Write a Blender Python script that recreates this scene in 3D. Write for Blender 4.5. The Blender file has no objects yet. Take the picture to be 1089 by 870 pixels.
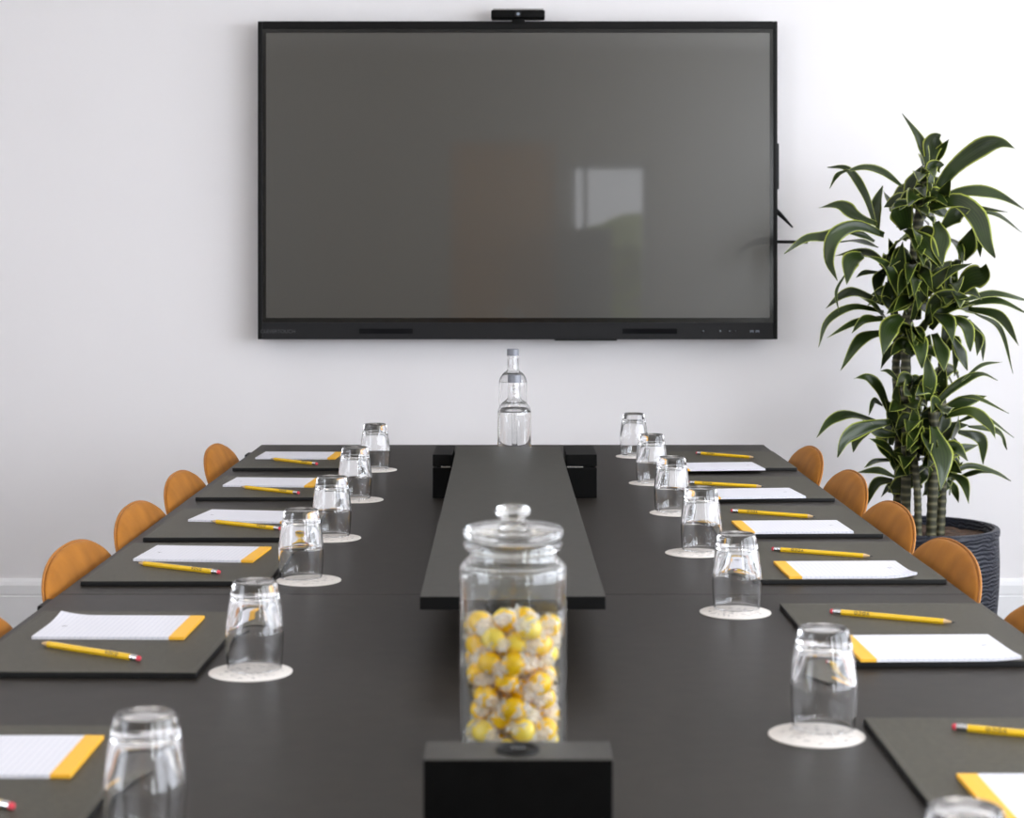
import bpy, bmesh, math, random
from mathutils import Vector, Matrix
rnd = random.Random(11)
PI = math.pi
scn = bpy.context.scene
COL = scn.collection

# ------------------------------------------------------------------ camera model (1089 x 870)
F, CX, HY = 1900.0, 545.0, 276.0
EYE = 1.26
TABLE = 0.74
H = EYE - TABLE

def at(px, py, z=TABLE):
    """point on the horizontal plane z seen at that pixel"""
    k = (EYE - z) / (py - HY)
    return Vector(((px - CX) * k, F * k, z))
def at_y(px, py, Y):
    return Vector(((px - CX) * Y / F, Y, EYE - (py - HY) * Y / F))

# ------------------------------------------------------------------ materials
def new_mat(name):
    m = bpy.data.materials.new(name); m.use_nodes = True
    nt = m.node_tree
    return m, nt, nt.nodes['Principled BSDF']
def pmat(name, col, rough=0.5, **kw):
    m, nt, b = new_mat(name)
    b.inputs['Base Color'].default_value = (*col, 1)
    b.inputs['Roughness'].default_value = rough
    for k, v in kw.items():
        b.inputs[k.replace('_', ' ')].default_value = v
    return m
def nd(nt, t, **kw):
    n = nt.nodes.new(t)
    for k, v in kw.items(): setattr(n, k, v)
    return n
def ramp(nt, stops):
    r = nd(nt, 'ShaderNodeValToRGB')
    e = r.color_ramp.elements
    e[0].position, e[0].color = stops[0][0], (*stops[0][1], 1)
    e[1].position, e[1].color = stops[-1][0], (*stops[-1][1], 1)
    for p, c in stops[1:-1]:
        x = e.new(p); x.color = (*c, 1)
    return r
def noisy(name, c1, c2, scale, rough, bump=0.0, bump_scale=None, detail=4, stretch=(1, 1, 1), **kw):
    m, nt, b = new_mat(name)
    tc = nd(nt, 'ShaderNodeTexCoord'); mp = nd(nt, 'ShaderNodeMapping')
    mp.inputs['Scale'].default_value = stretch
    nt.links.new(tc.outputs['Object'], mp.inputs['Vector'])
    n = nd(nt, 'ShaderNodeTexNoise'); n.inputs['Scale'].default_value = scale; n.inputs['Detail'].default_value = detail
    nt.links.new(mp.outputs[0], n.inputs['Vector'])
    r = ramp(nt, [(0.3, c1), (0.7, c2)])
    nt.links.new(n.outputs['Fac'], r.inputs[0]); nt.links.new(r.outputs[0], b.inputs['Base Color'])
    b.inputs['Roughness'].default_value = rough
    if bump:
        n2 = nd(nt, 'ShaderNodeTexNoise'); n2.inputs['Scale'].default_value = bump_scale or scale; n2.inputs['Detail'].default_value = 3
        nt.links.new(mp.outputs[0], n2.inputs['Vector'])
        bp = nd(nt, 'ShaderNodeBump'); bp.inputs['Strength'].default_value = bump; bp.inputs['Distance'].default_value = 0.002
        nt.links.new(n2.outputs['Fac'], bp.inputs['Height']); nt.links.new(bp.outputs[0], b.inputs['Normal'])
    for k, v in kw.items(): b.inputs[k.replace('_', ' ')].default_value = v
    return m

M = {}
M['wall'] = noisy('white wall paint', (0.835, 0.815, 0.82), (0.855, 0.835, 0.84), 1.3, 0.62, 0.06, 260)
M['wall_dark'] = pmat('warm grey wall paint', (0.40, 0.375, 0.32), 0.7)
M['trim'] = pmat('white satin trim paint', (0.84, 0.84, 0.85), 0.4)
M['ceiling'] = pmat('ceiling paint', (0.87, 0.84, 0.80), 0.8)
M['floor'] = noisy('grey carpet', (0.16, 0.155, 0.15), (0.24, 0.235, 0.23), 180, 0.95, 0.4, 400)
M['table'] = noisy('charcoal laminate', (0.019, 0.0155, 0.0120), (0.027, 0.0225, 0.0180), 35, 0.44, 0.05, 900, Specular_IOR_Level=0.24)
M['board'] = noisy('charcoal board laminate', (0.034, 0.032, 0.026), (0.046, 0.043, 0.036), 60, 0.44, 0.06, 900, Specular_IOR_Level=0.4)
M['edge'] = pmat('black edge band', (0.003, 0.003, 0.003), 0.5, Specular_IOR_Level=0.15)
M['boxblack'] = noisy('black lacquered board', (0.0018, 0.0018, 0.0018), (0.003, 0.003, 0.003), 50, 0.42, 0.03, 700, Specular_IOR_Level=0.12)
M['leather'] = noisy('dark grain leather', (0.056, 0.052, 0.038), (0.080, 0.074, 0.055), 120, 0.46, 0.22, 1100, Specular_IOR_Level=0.2)
M['leather_edge'] = pmat('black leather edge', (0.006, 0.006, 0.006), 0.55, Specular_IOR_Level=0.3)
M['stitch'] = pmat('dark thread', (0.15, 0.145, 0.13), 0.7)
M['yellowhead'] = pmat('yellow print', (0.95, 0.50, 0.035), 0.5)
M['pencil'] = pmat('yellow pencil lacquer', (0.90, 0.56, 0.018), 0.25)
M['wood'] = pmat('pencil cedar', (0.62, 0.42, 0.22), 0.6)
M['graphite'] = pmat('graphite', (0.04, 0.04, 0.045), 0.35)
M['ferrule'] = pmat('silver ferrule', (0.75, 0.75, 0.76), 0.25, Metallic=1.0)
M['eraser'] = pmat('pink eraser rubber', (0.75, 0.06, 0.09), 0.6)
M['ink'] = pmat('black ink', (0.012, 0.010, 0.005), 0.5)
M['glass'] = pmat('clear glass', (1, 1, 1), 0.0, Transmission_Weight=1.0, IOR=1.48)
M['jarglass'] = pmat('clear jar glass', (0.985, 1.0, 0.99), 0.0, Transmission_Weight=1.0, IOR=1.48)
M['water'] = pmat('water', (0.99, 1, 1), 0.0, Transmission_Weight=1.0, IOR=1.33)
M['cap'] = pmat('grey metal cap', (0.24, 0.25, 0.28), 0.4, Metallic=0.3)
M['velvet'] = noisy('amber velvet', (0.33, 0.118, 0.011), (0.48, 0.185, 0.022), 14, 0.6, 0.15, 500, detail=8, Specular_IOR_Level=0.25,
                    Sheen_Weight=0.15, Sheen_Roughness=0.35, Sheen_Tint=(1.0, 0.65, 0.30, 1))
M['piping'] = pmat('amber piping', (0.42, 0.16, 0.02), 0.6)
M['chairleg'] = pmat('black powder coat', (0.012, 0.012, 0.012), 0.4)
M['tvframe'] = noisy('black anodised frame', (0.005, 0.005, 0.005), (0.007, 0.007, 0.007), 90, 0.38, Specular_IOR_Level=0.15)
M['tvband'] = pmat('dark bezel band', (0.018, 0.018, 0.019), 0.42, Specular_IOR_Level=0.15)
M['tvgap'] = pmat('black glass border', (0.004, 0.004, 0.004), 0.15)
M['grille'] = pmat('speaker mesh', (0.005, 0.005, 0.006), 0.8, Specular_IOR_Level=0.1)
M['greyprint'] = pmat('grey print', (0.075, 0.075, 0.08), 0.5)
M['lightprint'] = pmat('pale print', (0.22, 0.25, 0.30), 0.5)
M['screen'] = pmat('matt glass screen', (0.020, 0.017, 0.011), 0.36, Coat_Weight=1.0, Coat_Roughness=0.03, Specular_IOR_Level=1.0)
M['lens'] = pmat('lens glass', (0.01, 0.011, 0.014), 0.06)
M['camgrey'] = pmat('pale grey plastic', (0.34, 0.33, 0.32), 0.4)
M['soil'] = noisy('bark soil', (0.03, 0.018, 0.01), (0.13, 0.07, 0.04), 60, 0.9, 0.9, 90)
M['cane'] = None
M['doorwood'] = noisy('brown door veneer', (0.46, 0.22, 0.065), (0.58, 0.30, 0.09), 6, 0.45, stretch=(6, 6, 0.7))
M['chrome'] = pmat('brushed steel', (0.6, 0.6, 0.6), 0.3, Metallic=1.0)
M['cabinet'] = pmat('dark grey cabinet', (0.10, 0.105, 0.095), 0.5)
M['hedge'] = noisy('hedge leaves', (0.07, 0.11, 0.025), (0.36, 0.40, 0.12), 9, 0.8, 1.0, 20)

def coaster_mat():
    m, nt, b = new_mat('printed card coaster')
    tc = nd(nt, 'ShaderNodeTexCoord')
    ln = nd(nt, 'ShaderNodeVectorMath', operation='LENGTH'); nt.links.new(tc.outputs['Object'], ln.inputs[0])
    n = nd(nt, 'ShaderNodeTexNoise'); n.inputs['Scale'].default_value = 95; n.inputs['Detail'].default_value = 5
    mp = nd(nt, 'ShaderNodeMapping'); mp.inputs['Scale'].default_value = (1, 2.2, 1)
    nt.links.new(tc.outputs['Object'], mp.inputs[0]); nt.links.new(mp.outputs[0], n.inputs['Vector'])
    r = ramp(nt, [(0.56, (0, 0, 0)), (0.60, (1, 1, 1))]); nt.links.new(n.outputs['Fac'], r.inputs[0])
    # keep the print between the blank centre and the blank rim, plus a thin ring line
    r2 = ramp(nt, [(0.0, (0.6, 0.6, 0.6)), (0.0405, (1, 1, 1)), (0.0415, (0, 0, 0)), (0.0450, (0, 0, 0)), (0.0452, (0.0, 0.0, 0.0))])
    nt.links.new(ln.outputs['Value'], r2.inputs[0])
    mul = nd(nt, 'ShaderNodeMath', operation='MULTIPLY'); nt.links.new(r.outputs[0], mul.inputs[0]); nt.links.new(r2.outputs[0], mul.inputs[1])
    mx = nd(nt, 'ShaderNodeMix', data_type='RGBA')
    mx.inputs['A'].default_value = (0.78, 0.735, 0.69, 1); mx.inputs['B'].default_value = (0.36, 0.34, 0.33, 1)
    nt.links.new(mul.outputs[0], mx.inputs['Factor']); nt.links.new(mx.outputs['Result'], b.inputs['Base Color'])
    b.inputs['Roughness'].default_value = 0.7
    return m
M['coaster'] = coaster_mat()

def paper_mat():
    m, nt, b = new_mat('ruled paper')
    tc = nd(nt, 'ShaderNodeTexCoord'); sp = nd(nt, 'ShaderNodeSeparateXYZ'); nt.links.new(tc.outputs['Object'], sp.inputs[0])
    k = nd(nt, 'ShaderNodeMath', operation='MULTIPLY'); k.inputs[1].default_value = 1 / 0.0075
    nt.links.new(sp.outputs['X'], k.inputs[0])
    fr = nd(nt, 'ShaderNodeMath', operation='FRACT'); nt.links.new(k.outputs[0], fr.inputs[0])
    lt = nd(nt, 'ShaderNodeMath', operation='LESS_THAN'); lt.inputs[1].default_value = 0.10; nt.links.new(fr.outputs[0], lt.inputs[0])
    mx = nd(nt, 'ShaderNodeMix', data_type='RGBA')
    mx.inputs['A'].default_value = (0.76, 0.76, 0.82, 1); mx.inputs['B'].default_value = (0.60, 0.61, 0.70, 1)
    nt.links.new(lt.outputs[0], mx.inputs['Factor']); nt.links.new(mx.outputs['Result'], b.inputs['Base Color'])
    b.inputs['Roughness'].default_value = 0.6
    return m
M['paper'] = paper_mat()

def leaf_mat():
    m, nt, b = new_mat('variegated strap leaf')
    uv = nd(nt, 'ShaderNodeUVMap'); uv.uv_map = 'UVMap'
    sp = nd(nt, 'ShaderNodeSeparateXYZ'); nt.links.new(uv.outputs[0], sp.inputs[0])
    tc = nd(nt, 'ShaderNodeTexCoord')
    n = nd(nt, 'ShaderNodeTexNoise'); n.inputs['Scale'].default_value = 7; nt.links.new(tc.outputs['Object'], n.inputs['Vector'])
    g = ramp(nt, [(0.3, (0.006, 0.013, 0.003)), (0.55, (0.014, 0.030, 0.005)), (0.75, (0.034, 0.056, 0.009))])
    nt.links.new(n.outputs['Fac'], g.inputs[0])
    st = nd(nt, 'ShaderNodeMath', operation='SINE'); k = nd(nt, 'ShaderNodeMath', operation='MULTIPLY'); k.inputs[1].default_value = 46
    nt.links.new(sp.outputs['X'], k.inputs[0]); nt.links.new(k.outputs[0], st.inputs[0])
    sc = nd(nt, 'ShaderNodeMath', operation='MULTIPLY_ADD'); sc.inputs[1].default_value = 0.10; sc.inputs[2].default_value = 0.10
    nt.links.new(st.outputs[0], sc.inputs[0])
    m1 = nd(nt, 'ShaderNodeMix', data_type='RGBA'); m1.inputs['B'].default_value = (0.075, 0.105, 0.016, 1)
    nt.links.new(sc.outputs[0], m1.inputs['Factor']); nt.links.new(g.outputs[0], m1.inputs['A'])
    e = ramp(nt, [(0.0, (1, 1, 1)), (0.035, (1, 1, 1)), (0.10, (0, 0, 0)), (0.90, (0, 0, 0)), (0.965, (1, 1, 1))])
    nt.links.new(sp.outputs['X'], e.inputs[0])
    m2 = nd(nt, 'ShaderNodeMix', data_type='RGBA'); m2.inputs['B'].default_value = (0.36, 0.41, 0.065, 1)
    nt.links.new(e.outputs[0], m2.inputs['Factor']); nt.links.new(m1.outputs['Result'], m2.inputs['A'])
    nt.links.new(m2.outputs['Result'], b.inputs['Base Color'])
    b.inputs['Roughness'].default_value = 0.31
    b.inputs['Specular IOR Level'].default_value = 0.42
    b.inputs['Transmission Weight'].default_value = 0.0
    return m
M['leaf'] = leaf_mat()

def ring_mat():
    m, nt, b = new_mat('ringed cane')
    tc = nd(nt, 'ShaderNodeTexCoord'); w = nd(nt, 'ShaderNodeTexWave', bands_direction='Z')
    w.inputs['Scale'].default_value = 14; w.inputs['Distortion'].default_value = 1.5
    nt.links.new(tc.outputs['Object'], w.inputs['Vector'])
    r = ramp(nt, [(0.2, (0.025, 0.026, 0.010)), (0.7, (0.06, 0.060, 0.025)), (0.95, (0.14, 0.13, 0.07))])
    nt.links.new(w.outputs['Fac'], r.inputs[0]); nt.links.new(r.outputs[0], b.inputs['Base Color'])
    b.inputs['Roughness'].default_value = 0.6
    return m
M['cane'] = ring_mat()

def pot_mat():
    m, nt, b = new_mat('ribbed anthracite pot')
    tc = nd(nt, 'ShaderNodeTexCoord'); w = nd(nt, 'ShaderNodeTexWave', bands_direction='Z')
    w.inputs['Scale'].default_value = 26; w.inputs['Distortion'].default_value = 7; w.inputs['Detail'].default_value = 2
    w.inputs['Detail Scale'].default_value = 1.0
    nt.links.new(tc.outputs['Object'], w.inputs['Vector'])
    bp = nd(nt, 'ShaderNodeBump'); bp.inputs['Strength'].default_value = 0.7; bp.inputs['Distance'].default_value = 0.004
    nt.links.new(w.outputs['Fac'], bp.inputs['Height']); nt.links.new(bp.outputs[0], b.inputs['Normal'])
    b.inputs['Base Color'].default_value = (0.016, 0.019, 0.030, 1); b.inputs['Roughness'].default_value = 0.5
    return m
M['pot'] = pot_mat()
M['potrim'] = pmat('anthracite rim', (0.022, 0.024, 0.032), 0.5)

def film_mat():
    m, nt, b = new_mat('clear crinkled film')
    b.inputs['Base Color'].default_value = (1, 1, 1, 1); b.inputs['Roughness'].default_value = 0.25; b.inputs['Transmission Weight'].default_value = 0.0
    tr = nd(nt, 'ShaderNodeBsdfTransparent'); mx = nd(nt, 'ShaderNodeMixShader'); mx.inputs[0].default_value = 0.52
    nt.links.new(tr.outputs[0], mx.inputs[1]); nt.links.new(b.outputs[0], mx.inputs[2])
    nt.links.new(mx.outputs[0], nt.nodes['Material Output'].inputs['Surface'])
    return m
M['film'] = film_mat()
def sweet_mat(name, c):
    return pmat(name, c, 0.25, Subsurface_Weight=0.0)
M['sweet'] = sweet_mat('yellow sweet', (1.0, 0.62, 0.010))
M['sweet_pale'] = sweet_mat('lemon sweet', (1.0, 0.76, 0.09))

# ------------------------------------------------------------------ mesh helpers
def finish(bm, name, mat, parent=None, smooth=None, loc=None):
    me = bpy.data.meshes.new(name)
    bmesh.ops.recalc_face_normals(bm, faces=bm.faces)
    bm.to_mesh(me); bm.free()
    if isinstance(mat, (list, tuple)):
        for x in mat: me.materials.append(x)
    else: me.materials.append(mat)
    if smooth is not None:
        for p in me.polygons: p.use_smooth = True
        me.set_sharp_from_angle(angle=math.radians(smooth))
    o = bpy.data.objects.new(name, me); COL.objects.link(o)
    if parent: o.parent = parent
    if loc is not None: o.location = loc
    return o
def box(bm, x0, x1, y0, y1, z0, z1, bevel=0.0, seg=2, mi=0):
    g = bmesh.ops.create_cube(bm, size=1)
    vs = g['verts']
    for v in vs:
        v.co = Vector(((x0 + x1) / 2 + v.co.x * (x1 - x0), (y0 + y1) / 2 + v.co.y * (y1 - y0), (z0 + z1) / 2 + v.co.z * (z1 - z0)))
    fs = list({f for v in vs for f in v.link_faces})
    for f in fs: f.material_index = mi
    if bevel:
        es = list({e for v in vs for e in v.link_edges})
        bmesh.ops.bevel(bm, geom=es, offset=bevel, segments=seg, affect='EDGES', profile=0.6, clamp_overlap=True)
def smooth_profile(pts, n=5):
    out = []
    P = [pts[0]] + list(pts) + [pts[-1]]
    for i in range(1, len(P) - 2):
        p0, p1, p2, p3 = P[i - 1], P[i], P[i + 1], P[i + 2]
        for k in range(n):
            t = k / n
            out.append(tuple(0.5 * ((2 * p1[j]) + (-p0[j] + p2[j]) * t + (2 * p0[j] - 5 * p1[j] + 4 * p2[j] - p3[j]) * t * t + (-p0[j] + 3 * p1[j] - 3 * p2[j] + p3[j]) * t ** 3) for j in range(2)))
    out.append(tuple(pts[-1]))
    return [(max(0, r), z) for r, z in out]
def lathe(bm, prof, seg=56, mi=0, center=(0, 0, 0)):
    cx, cy, cz = center
    rings = []
    for r, z in prof:
        if r < 1e-5: rings.append([bm.verts.new((cx, cy, cz + z))])
        else: rings.append([bm.verts.new((cx + r * math.cos(2 * PI * k / seg), cy + r * math.sin(2 * PI * k / seg), cz + z)) for k in range(seg)])
    for a, b in zip(rings[:-1], rings[1:]):
        if len(a) == 1 and len(b) == 1: continue
        for k in range(seg):
            k2 = (k + 1) % seg
            if len(a) == 1: f = bm.faces.new((a[0], b[k], b[k2]))
            elif len(b) == 1: f = bm.faces.new((a[k], a[k2], b[0]))
            else: f = bm.faces.new((a[k], a[k2], b[k2], b[k]))
            f.material_index = mi
    return rings
def tube(bm, pts, radii, seg=10, cap=True, closed=False):
    pts = [Vector(p) for p in pts]
    if not hasattr(radii, '__len__'): radii = [radii] * len(pts)
    rings = []
    up = Vector((0, 0, 1))
    n = len(pts)
    prev = None
    for i, p in enumerate(pts):
        a = pts[(i - 1) % n] if (closed or i > 0) else p
        b = pts[(i + 1) % n] if (closed or i < n - 1) else p
        t = (b - a).normalized()
        if prev is None:
            u = t.cross(up)
            if u.length < 1e-3: u = t.cross(Vector((1, 0, 0)))
        else:
            u = prev - t * prev.dot(t)
        u.normalize(); prev = u
        w = t.cross(u)
        rings.append([bm.verts.new(p + radii[i] * (u * math.cos(2 * PI * k / seg) + w * math.sin(2 * PI * k / seg))) for k in range(seg)])
    rr = rings + ([rings[0]] if closed else [])
    for a, b in zip(rr[:-1], rr[1:]):
        for k in range(seg):
            bm.faces.new((a[k], a[(k + 1) % seg], b[(k + 1) % seg], b[k]))
    if cap and not closed:
        bm.faces.new(rings[0]); bm.faces.new(rings[-1][::-1])
def text_mesh(txt, size, name, mat, parent, matrix, spacing=1.0, depth=0.0001, bold=0.0):
    cu = bpy.data.curves.new('txt', 'FONT'); cu.body = txt; cu.size = size; cu.extrude = depth
    cu.align_x = 'CENTER'; cu.align_y = 'CENTER'; cu.space_character = spacing; cu.offset = bold
    to = bpy.data.objects.new('txt', cu); COL.objects.link(to)
    dg = bpy.context.evaluated_depsgraph_get()
    me = bpy.data.meshes.new_from_object(to.evaluated_get(dg))
    bpy.data.objects.remove(to)
    me.materials.clear(); me.materials.append(mat); me.name = name
    me.transform(matrix)
    o = bpy.data.objects.new(name, me); COL.objects.link(o); o.parent = parent
    return o
def empty(name, loc=(0, 0, 0), rz=0):
    o = bpy.data.objects.new(name, None); COL.objects.link(o); o.location = loc; o.rotation_euler = (0, 0, rz)
    o.empty_display_size = 0.05
    return o
def tag(o, label, cat, group=None):
    o['label'] = label; o['category'] = cat
    if group: o['group'] = group
    return o
def struct(o):
    o['kind'] = 'structure'; return o
def dup(o, parent=None):
    c = o.copy(); COL.objects.link(c)
    if parent: c.parent = parent
    for ch in list(o.children):
        dup(ch, c)
    return c

# ------------------------------------------------------------------ the room
XL, XR, YN, YF, ZC = -3.2, 3.2, -2.6, 5.98, 2.95
T = 0.15
def slab(name, x0, x1, y0, y1, z0, z1, mat):
    bm = bmesh.new(); box(bm, x0, x1, y0, y1, z0, z1); return struct(finish(bm, name, mat))
slab('floor', XL - T, XR + T, YN - T, YF + T, -0.1, 0, M['floor'])
slab('ceiling', XL - T, XR + T, YN - T, YF + T, ZC, ZC + 0.1, M['ceiling'])
slab('wall_far', XL - T, XR + T, YF, YF + T, 0, ZC, M['wall'])
def wall_with_holes(name, fixed, lo, hi, holes, axis, mat='wall'):
    """a wall along axis ('x' or 'y') from lo to hi; holes = (a0, a1, z0, z1)"""
    bm = bmesh.new()
    cuts = sorted({lo, hi, *[h[0] for h in holes], *[h[1] for h in holes]})
    for a, b in zip(cuts[:-1], cuts[1:]):
        hs = [h for h in holes if h[0] <= a + 1e-6 and h[1] >= b - 1e-6]
        spans = [(0, ZC)] if not hs else [s for s in ((0, hs[0][2]), (hs[0][3], ZC)) if s[1] - s[0] > 1e-4]
        for z0, z1 in spans:
            if axis == 'y': box(bm, fixed[0], fixed[1], a, b, z0, z1)
            else: box(bm, a, b, fixed[0], fixed[1], z0, z1)
    bmesh.ops.remove_doubles(bm, verts=bm.verts, dist=1e-5)
    return struct(finish(bm, name, M[mat]))
RW = [(-1.6, 0.6, 0.80, 2.45), (0.8, 3.0, 0.80, 2.45), (3.2, 5.2, 0.80, 2.45)]
LW = [(-0.4, 1.4, 1.0, 2.4)]
wall_with_holes('wall_right', (XR, XR + T), YN - T, YF + T, RW, 'y')
wall_with_holes('wall_left', (XL - T, XL), YN - T, YF + T, LW, 'y')
DOOR = (-0.49, 0.34, 0.0, 2.20)
BW = (0.46, 1.10, 0.70, 2.04)
SW = (2.25, 3.05, 0.80, 2.40)  # added window, out of the mirrored view, to brighten the screen's right side
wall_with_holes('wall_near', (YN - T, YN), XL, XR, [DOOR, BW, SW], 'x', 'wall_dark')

def baseboard(name, x0, x1):
    bm = bmesh.new()
    prof = [(0, 0), (-0.018, 0), (-0.018, 0.135), (-0.014, 0.137), (-0.014, 0.141), (-0.018, 0.143), (-0.018, 0.172), (-0.012, 0.184), (-0.004, 0.193), (0, 0.193)]
    a = [bm.verts.new((x0, YF + y, z)) for y, z in prof]; b = [bm.verts.new((x1, YF + y, z)) for y, z in prof]
    n = len(prof)
    for k in range(n):
        bm.faces.new((a[k], a[(k + 1) % n], b[(k + 1) % n], b[k]))
    bm.faces.new(a); bm.faces.new(b[::-1])
    return struct(finish(bm, name, M['trim']))
baseboard('baseboard_far', XL, XR)
bm = bmesh.new(); box(bm, XL, XL + 0.018, YN, YF - 0.018, 0, 0.193, 0.004); struct(finish(bm, 'baseboard_left', M['trim']))
bm = bmesh.new(); box(bm, XR - 0.018, XR, YN, YF - 0.018, 0, 0.193, 0.004); struct(finish(bm, 'baseboard_right', M['trim']))

def window_frame(name, axis, fixed, a0, a1, z0, z1, bars):
    bm = bmesh.new(); w = 0.05
    def bb(p0, p1, q0, q1):
        if axis == 'y': box(bm, fixed, fixed + 0.06, p0, p1, q0, q1, 0.004)
        else: box(bm, p0, p1, fixed, fixed + 0.06, q0, q1, 0.004)
    bb(a0, a0 + w, z0, z1); bb(a1 - w, a1, z0, z1); bb(a0, a1, z0, z0 + w); bb(a0, a1, z1 - w, z1)
    for k in bars: bb(k - 0.02, k + 0.02, z0, z1)
    return struct(finish(bm, name, M['trim']))
for i, h in enumerate(RW): window_frame('window_%d' % (i + 1), 'y', XR + 0.05, *h, bars=((h[0] + h[1]) / 2,))
window_frame('window_4', 'y', XL - 0.11, *LW[0], bars=(0.5,))
window_frame('window_6', 'x', YN - 0.11, *SW, bars=())
window_frame('window_5', 'x', YN - 0.11, *BW, bars=(0.59,))

# door in the near wall (seen only as the brown reflection in the screen)
d = empty('door_1', (-0.075, YN - 0.06, 0)); struct(d)
bm = bmesh.new(); box(bm, -0.39, 0.39, -0.03, 0.03, 0.005, 2.16, 0.003); finish(bm, 'door_leaf', M['doorwood'], d)
bm = bmesh.new(); box(bm, -0.414, -0.392, -0.06, 0.065, 0, 2.199); box(bm, 0.392, 0.414, -0.06, 0.065, 0, 2.199); box(bm, -0.392, 0.392, -0.06, 0.065, 2.163, 2.199)
finish(bm, 'door_frame', M['doorwood'], d)
bm = bmesh.new(); tube(bm, [(0.33, 0.03, 1.02), (0.33, 0.075, 1.02), (0.21, 0.075, 1.02)], 0.009); finish(bm, 'door_handle', M['chrome'], d, 40)

# storage cabinet under the near window, and shrubs outside it
c = tag(empty('storage_cabinet', (0.62, YN + 0.25, 0)), 'tall dark grey cabinet in front of the window mirrored in the screen', 'cabinet')
bm = bmesh.new(); box(bm, -0.22, 0.16, -0.22, 0.2, 0.03, 1.50, 0.004); box(bm, -0.2, 0.14, -0.2, 0.17, 0, 0.03); finish(bm, 'body', M['cabinet'], c)
bm = bmesh.new(); box(bm, -0.215, 0.155, 0.201, 0.219, 0.04, 1.49, 0.003)
dd = finish(bm, 'door', M['cabinet'], c)
bm = bmesh.new(); tube(bm, [(0.12, 0.216, 0.85), (0.12, 0.245, 0.85), (0.12, 0.245, 1.0), (0.12, 0.216, 1.0)], 0.005); finish(bm, 'handle', M['chrome'], dd, 40)
def shrub(name, loc, rx, rz, label):
    bm = bmesh.new(); bmesh.ops.create_icosphere(bm, subdivisions=5, radius=1)
    r2 = random.Random(len(name) + int(loc[0] * 10))
    from mathutils import noise
    for v in bm.verts:
        k = 1 + 0.16 * noise.noise(v.co * 2.5) + 0.12 * noise.noise(v.co * 8) + 0.07 * noise.noise(v.co * 22)
        v.co = Vector((v.co.x * rx * k, v.co.y * rx * k, max(0, rz + v.co.z * rz * k)))
    return tag(finish(bm, name, M['hedge'], smooth=60, loc=loc), label, 'shrub')
shrub('garden_shrub', (1.9, -6.2, -0.06), 2.1, 0.86, 'green shrub outside the window mirrored in the screen')
slab('ground', -9, 9, -12, YN - T, -0.2, -0.06, M['hedge'])

# ------------------------------------------------------------------ table
tb = tag(empty('conference_table', (0, 3.0, 0)), 'long charcoal conference table laid for a meeting under the wall screen', 'table')
TW = 0.7045
SEAM = at(545, 632).y - 3.0
Y1 = at(545, 473).y - 3.0
Y0 = 0.95 - 3.0
for a, b in ((SEAM + 0.0006, Y1), (Y0, SEAM - 0.0006)):
    bm = bmesh.new(); box(bm, -TW, TW, a, b, TABLE - 0.028, TABLE, 0.0012, 2)
    for f in bm.faces:
        f.material_index = 0 if f.normal.z > 0.5 else 1
    finish(bm, 'tabletop', [M['table'], M['edge']], tb)
for (y, s) in ((Y0 + 0.5, 1), (SEAM, 1), (Y1 - 0.5, 1)):
    bm = bmesh.new(); box(bm, -0.14, 0.14, y - 0.04, y + 0.04, 0.02, TABLE - 0.028, 0.004); box(bm, -0.19, 0.19, y - 0.13, y + 0.13, 0, 0.02, 0.004)
    finish(bm, 'leg', M['edge'], tb)
bm = bmesh.new(); box(bm, -0.03, 0.03, Y0 + 0.54, Y1 - 0.54, 0.30, 0.42, 0.003); finish(bm, 'cable_tray', M['edge'], tb)
for px, py in ((55, 640), (268, 482)):
    p = at(px, py)
    bm = bmesh.new(); box(bm, -TW - 0.010, -TW + 0.05, p.y - 3.0 - 0.03, p.y - 3.0 + 0.03, TABLE - 0.032, TABLE - 0.001, 0.002)
    finish(bm, 'edge_clamp', M['edge'], tb)

# raised shelf in the middle
HB = 0.095
pn, pf = at(545.2, 634.5, TABLE + HB), at(540.8, 475, TABLE + HB)
cen = (pn + pf) / 2
ang = math.atan2(-(pf.x - pn.x), pf.y - pn.y)
L2 = (pf - pn).length / 2
sh = tag(empty('raised_shelf', (cen.x, cen.y, TABLE), ang), 'long charcoal plank raised along the middle of the table', 'shelf')
bm = bmesh.new(); box(bm, -0.117, 0.117, -L2, L2, HB - 0.0166, HB, 0.0008)
for f in bm.faces: f.material_index = 0 if f.normal.z > 0.5 else 1
finish(bm, 'board', [M['board'], M['edge']], sh)
bm = bmesh.new(); box(bm, -0.045, 0.045, -L2 + 0.22, -L2 + 0.28, 0, HB - 0.0168, 0.002); finish(bm, 'support_block', M['edge'], sh)

bx = empty('cable_box', (0.005, 3.993, TABLE)); tag(bx, 'wide black lidded box under the far end of the raised plank', 'box')
bm = bmesh.new(); box(bm, -0.179, 0.179, -0.10, 0.10, 0, 0.066, 0.0015); box(bm, -0.10, 0.08, -0.09, 0.05, 0.066, HB - 0.0172)
finish(bm, 'body', M['boxblack'], bx)
bm = bmesh.new(); box(bm, -0.17, 0.17, -0.092, 0.092, 0.066, 0.0695); finish(bm, 'lining', M['edge'], bx)
for x0, x1 in ((-0.179, -0.136), (0.112, 0.179)):
    bm = bmesh.new(); box(bm, x0, x1, -0.10, 0.10, 0.0695, HB, 0.0015); finish(bm, 'lid', M['boxblack'], bx)
    bm = bmesh.new(); a0, a1 = (x0 + 0.018, x1 - 0.004) if x0 < 0 else (x0 + 0.002, x1 - 0.03)
    box(bm, a0, a1, -0.099, -0.09, 0.0664, 0.0692); finish(bm, 'trim_strip', M['ferrule'], bx)

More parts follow.
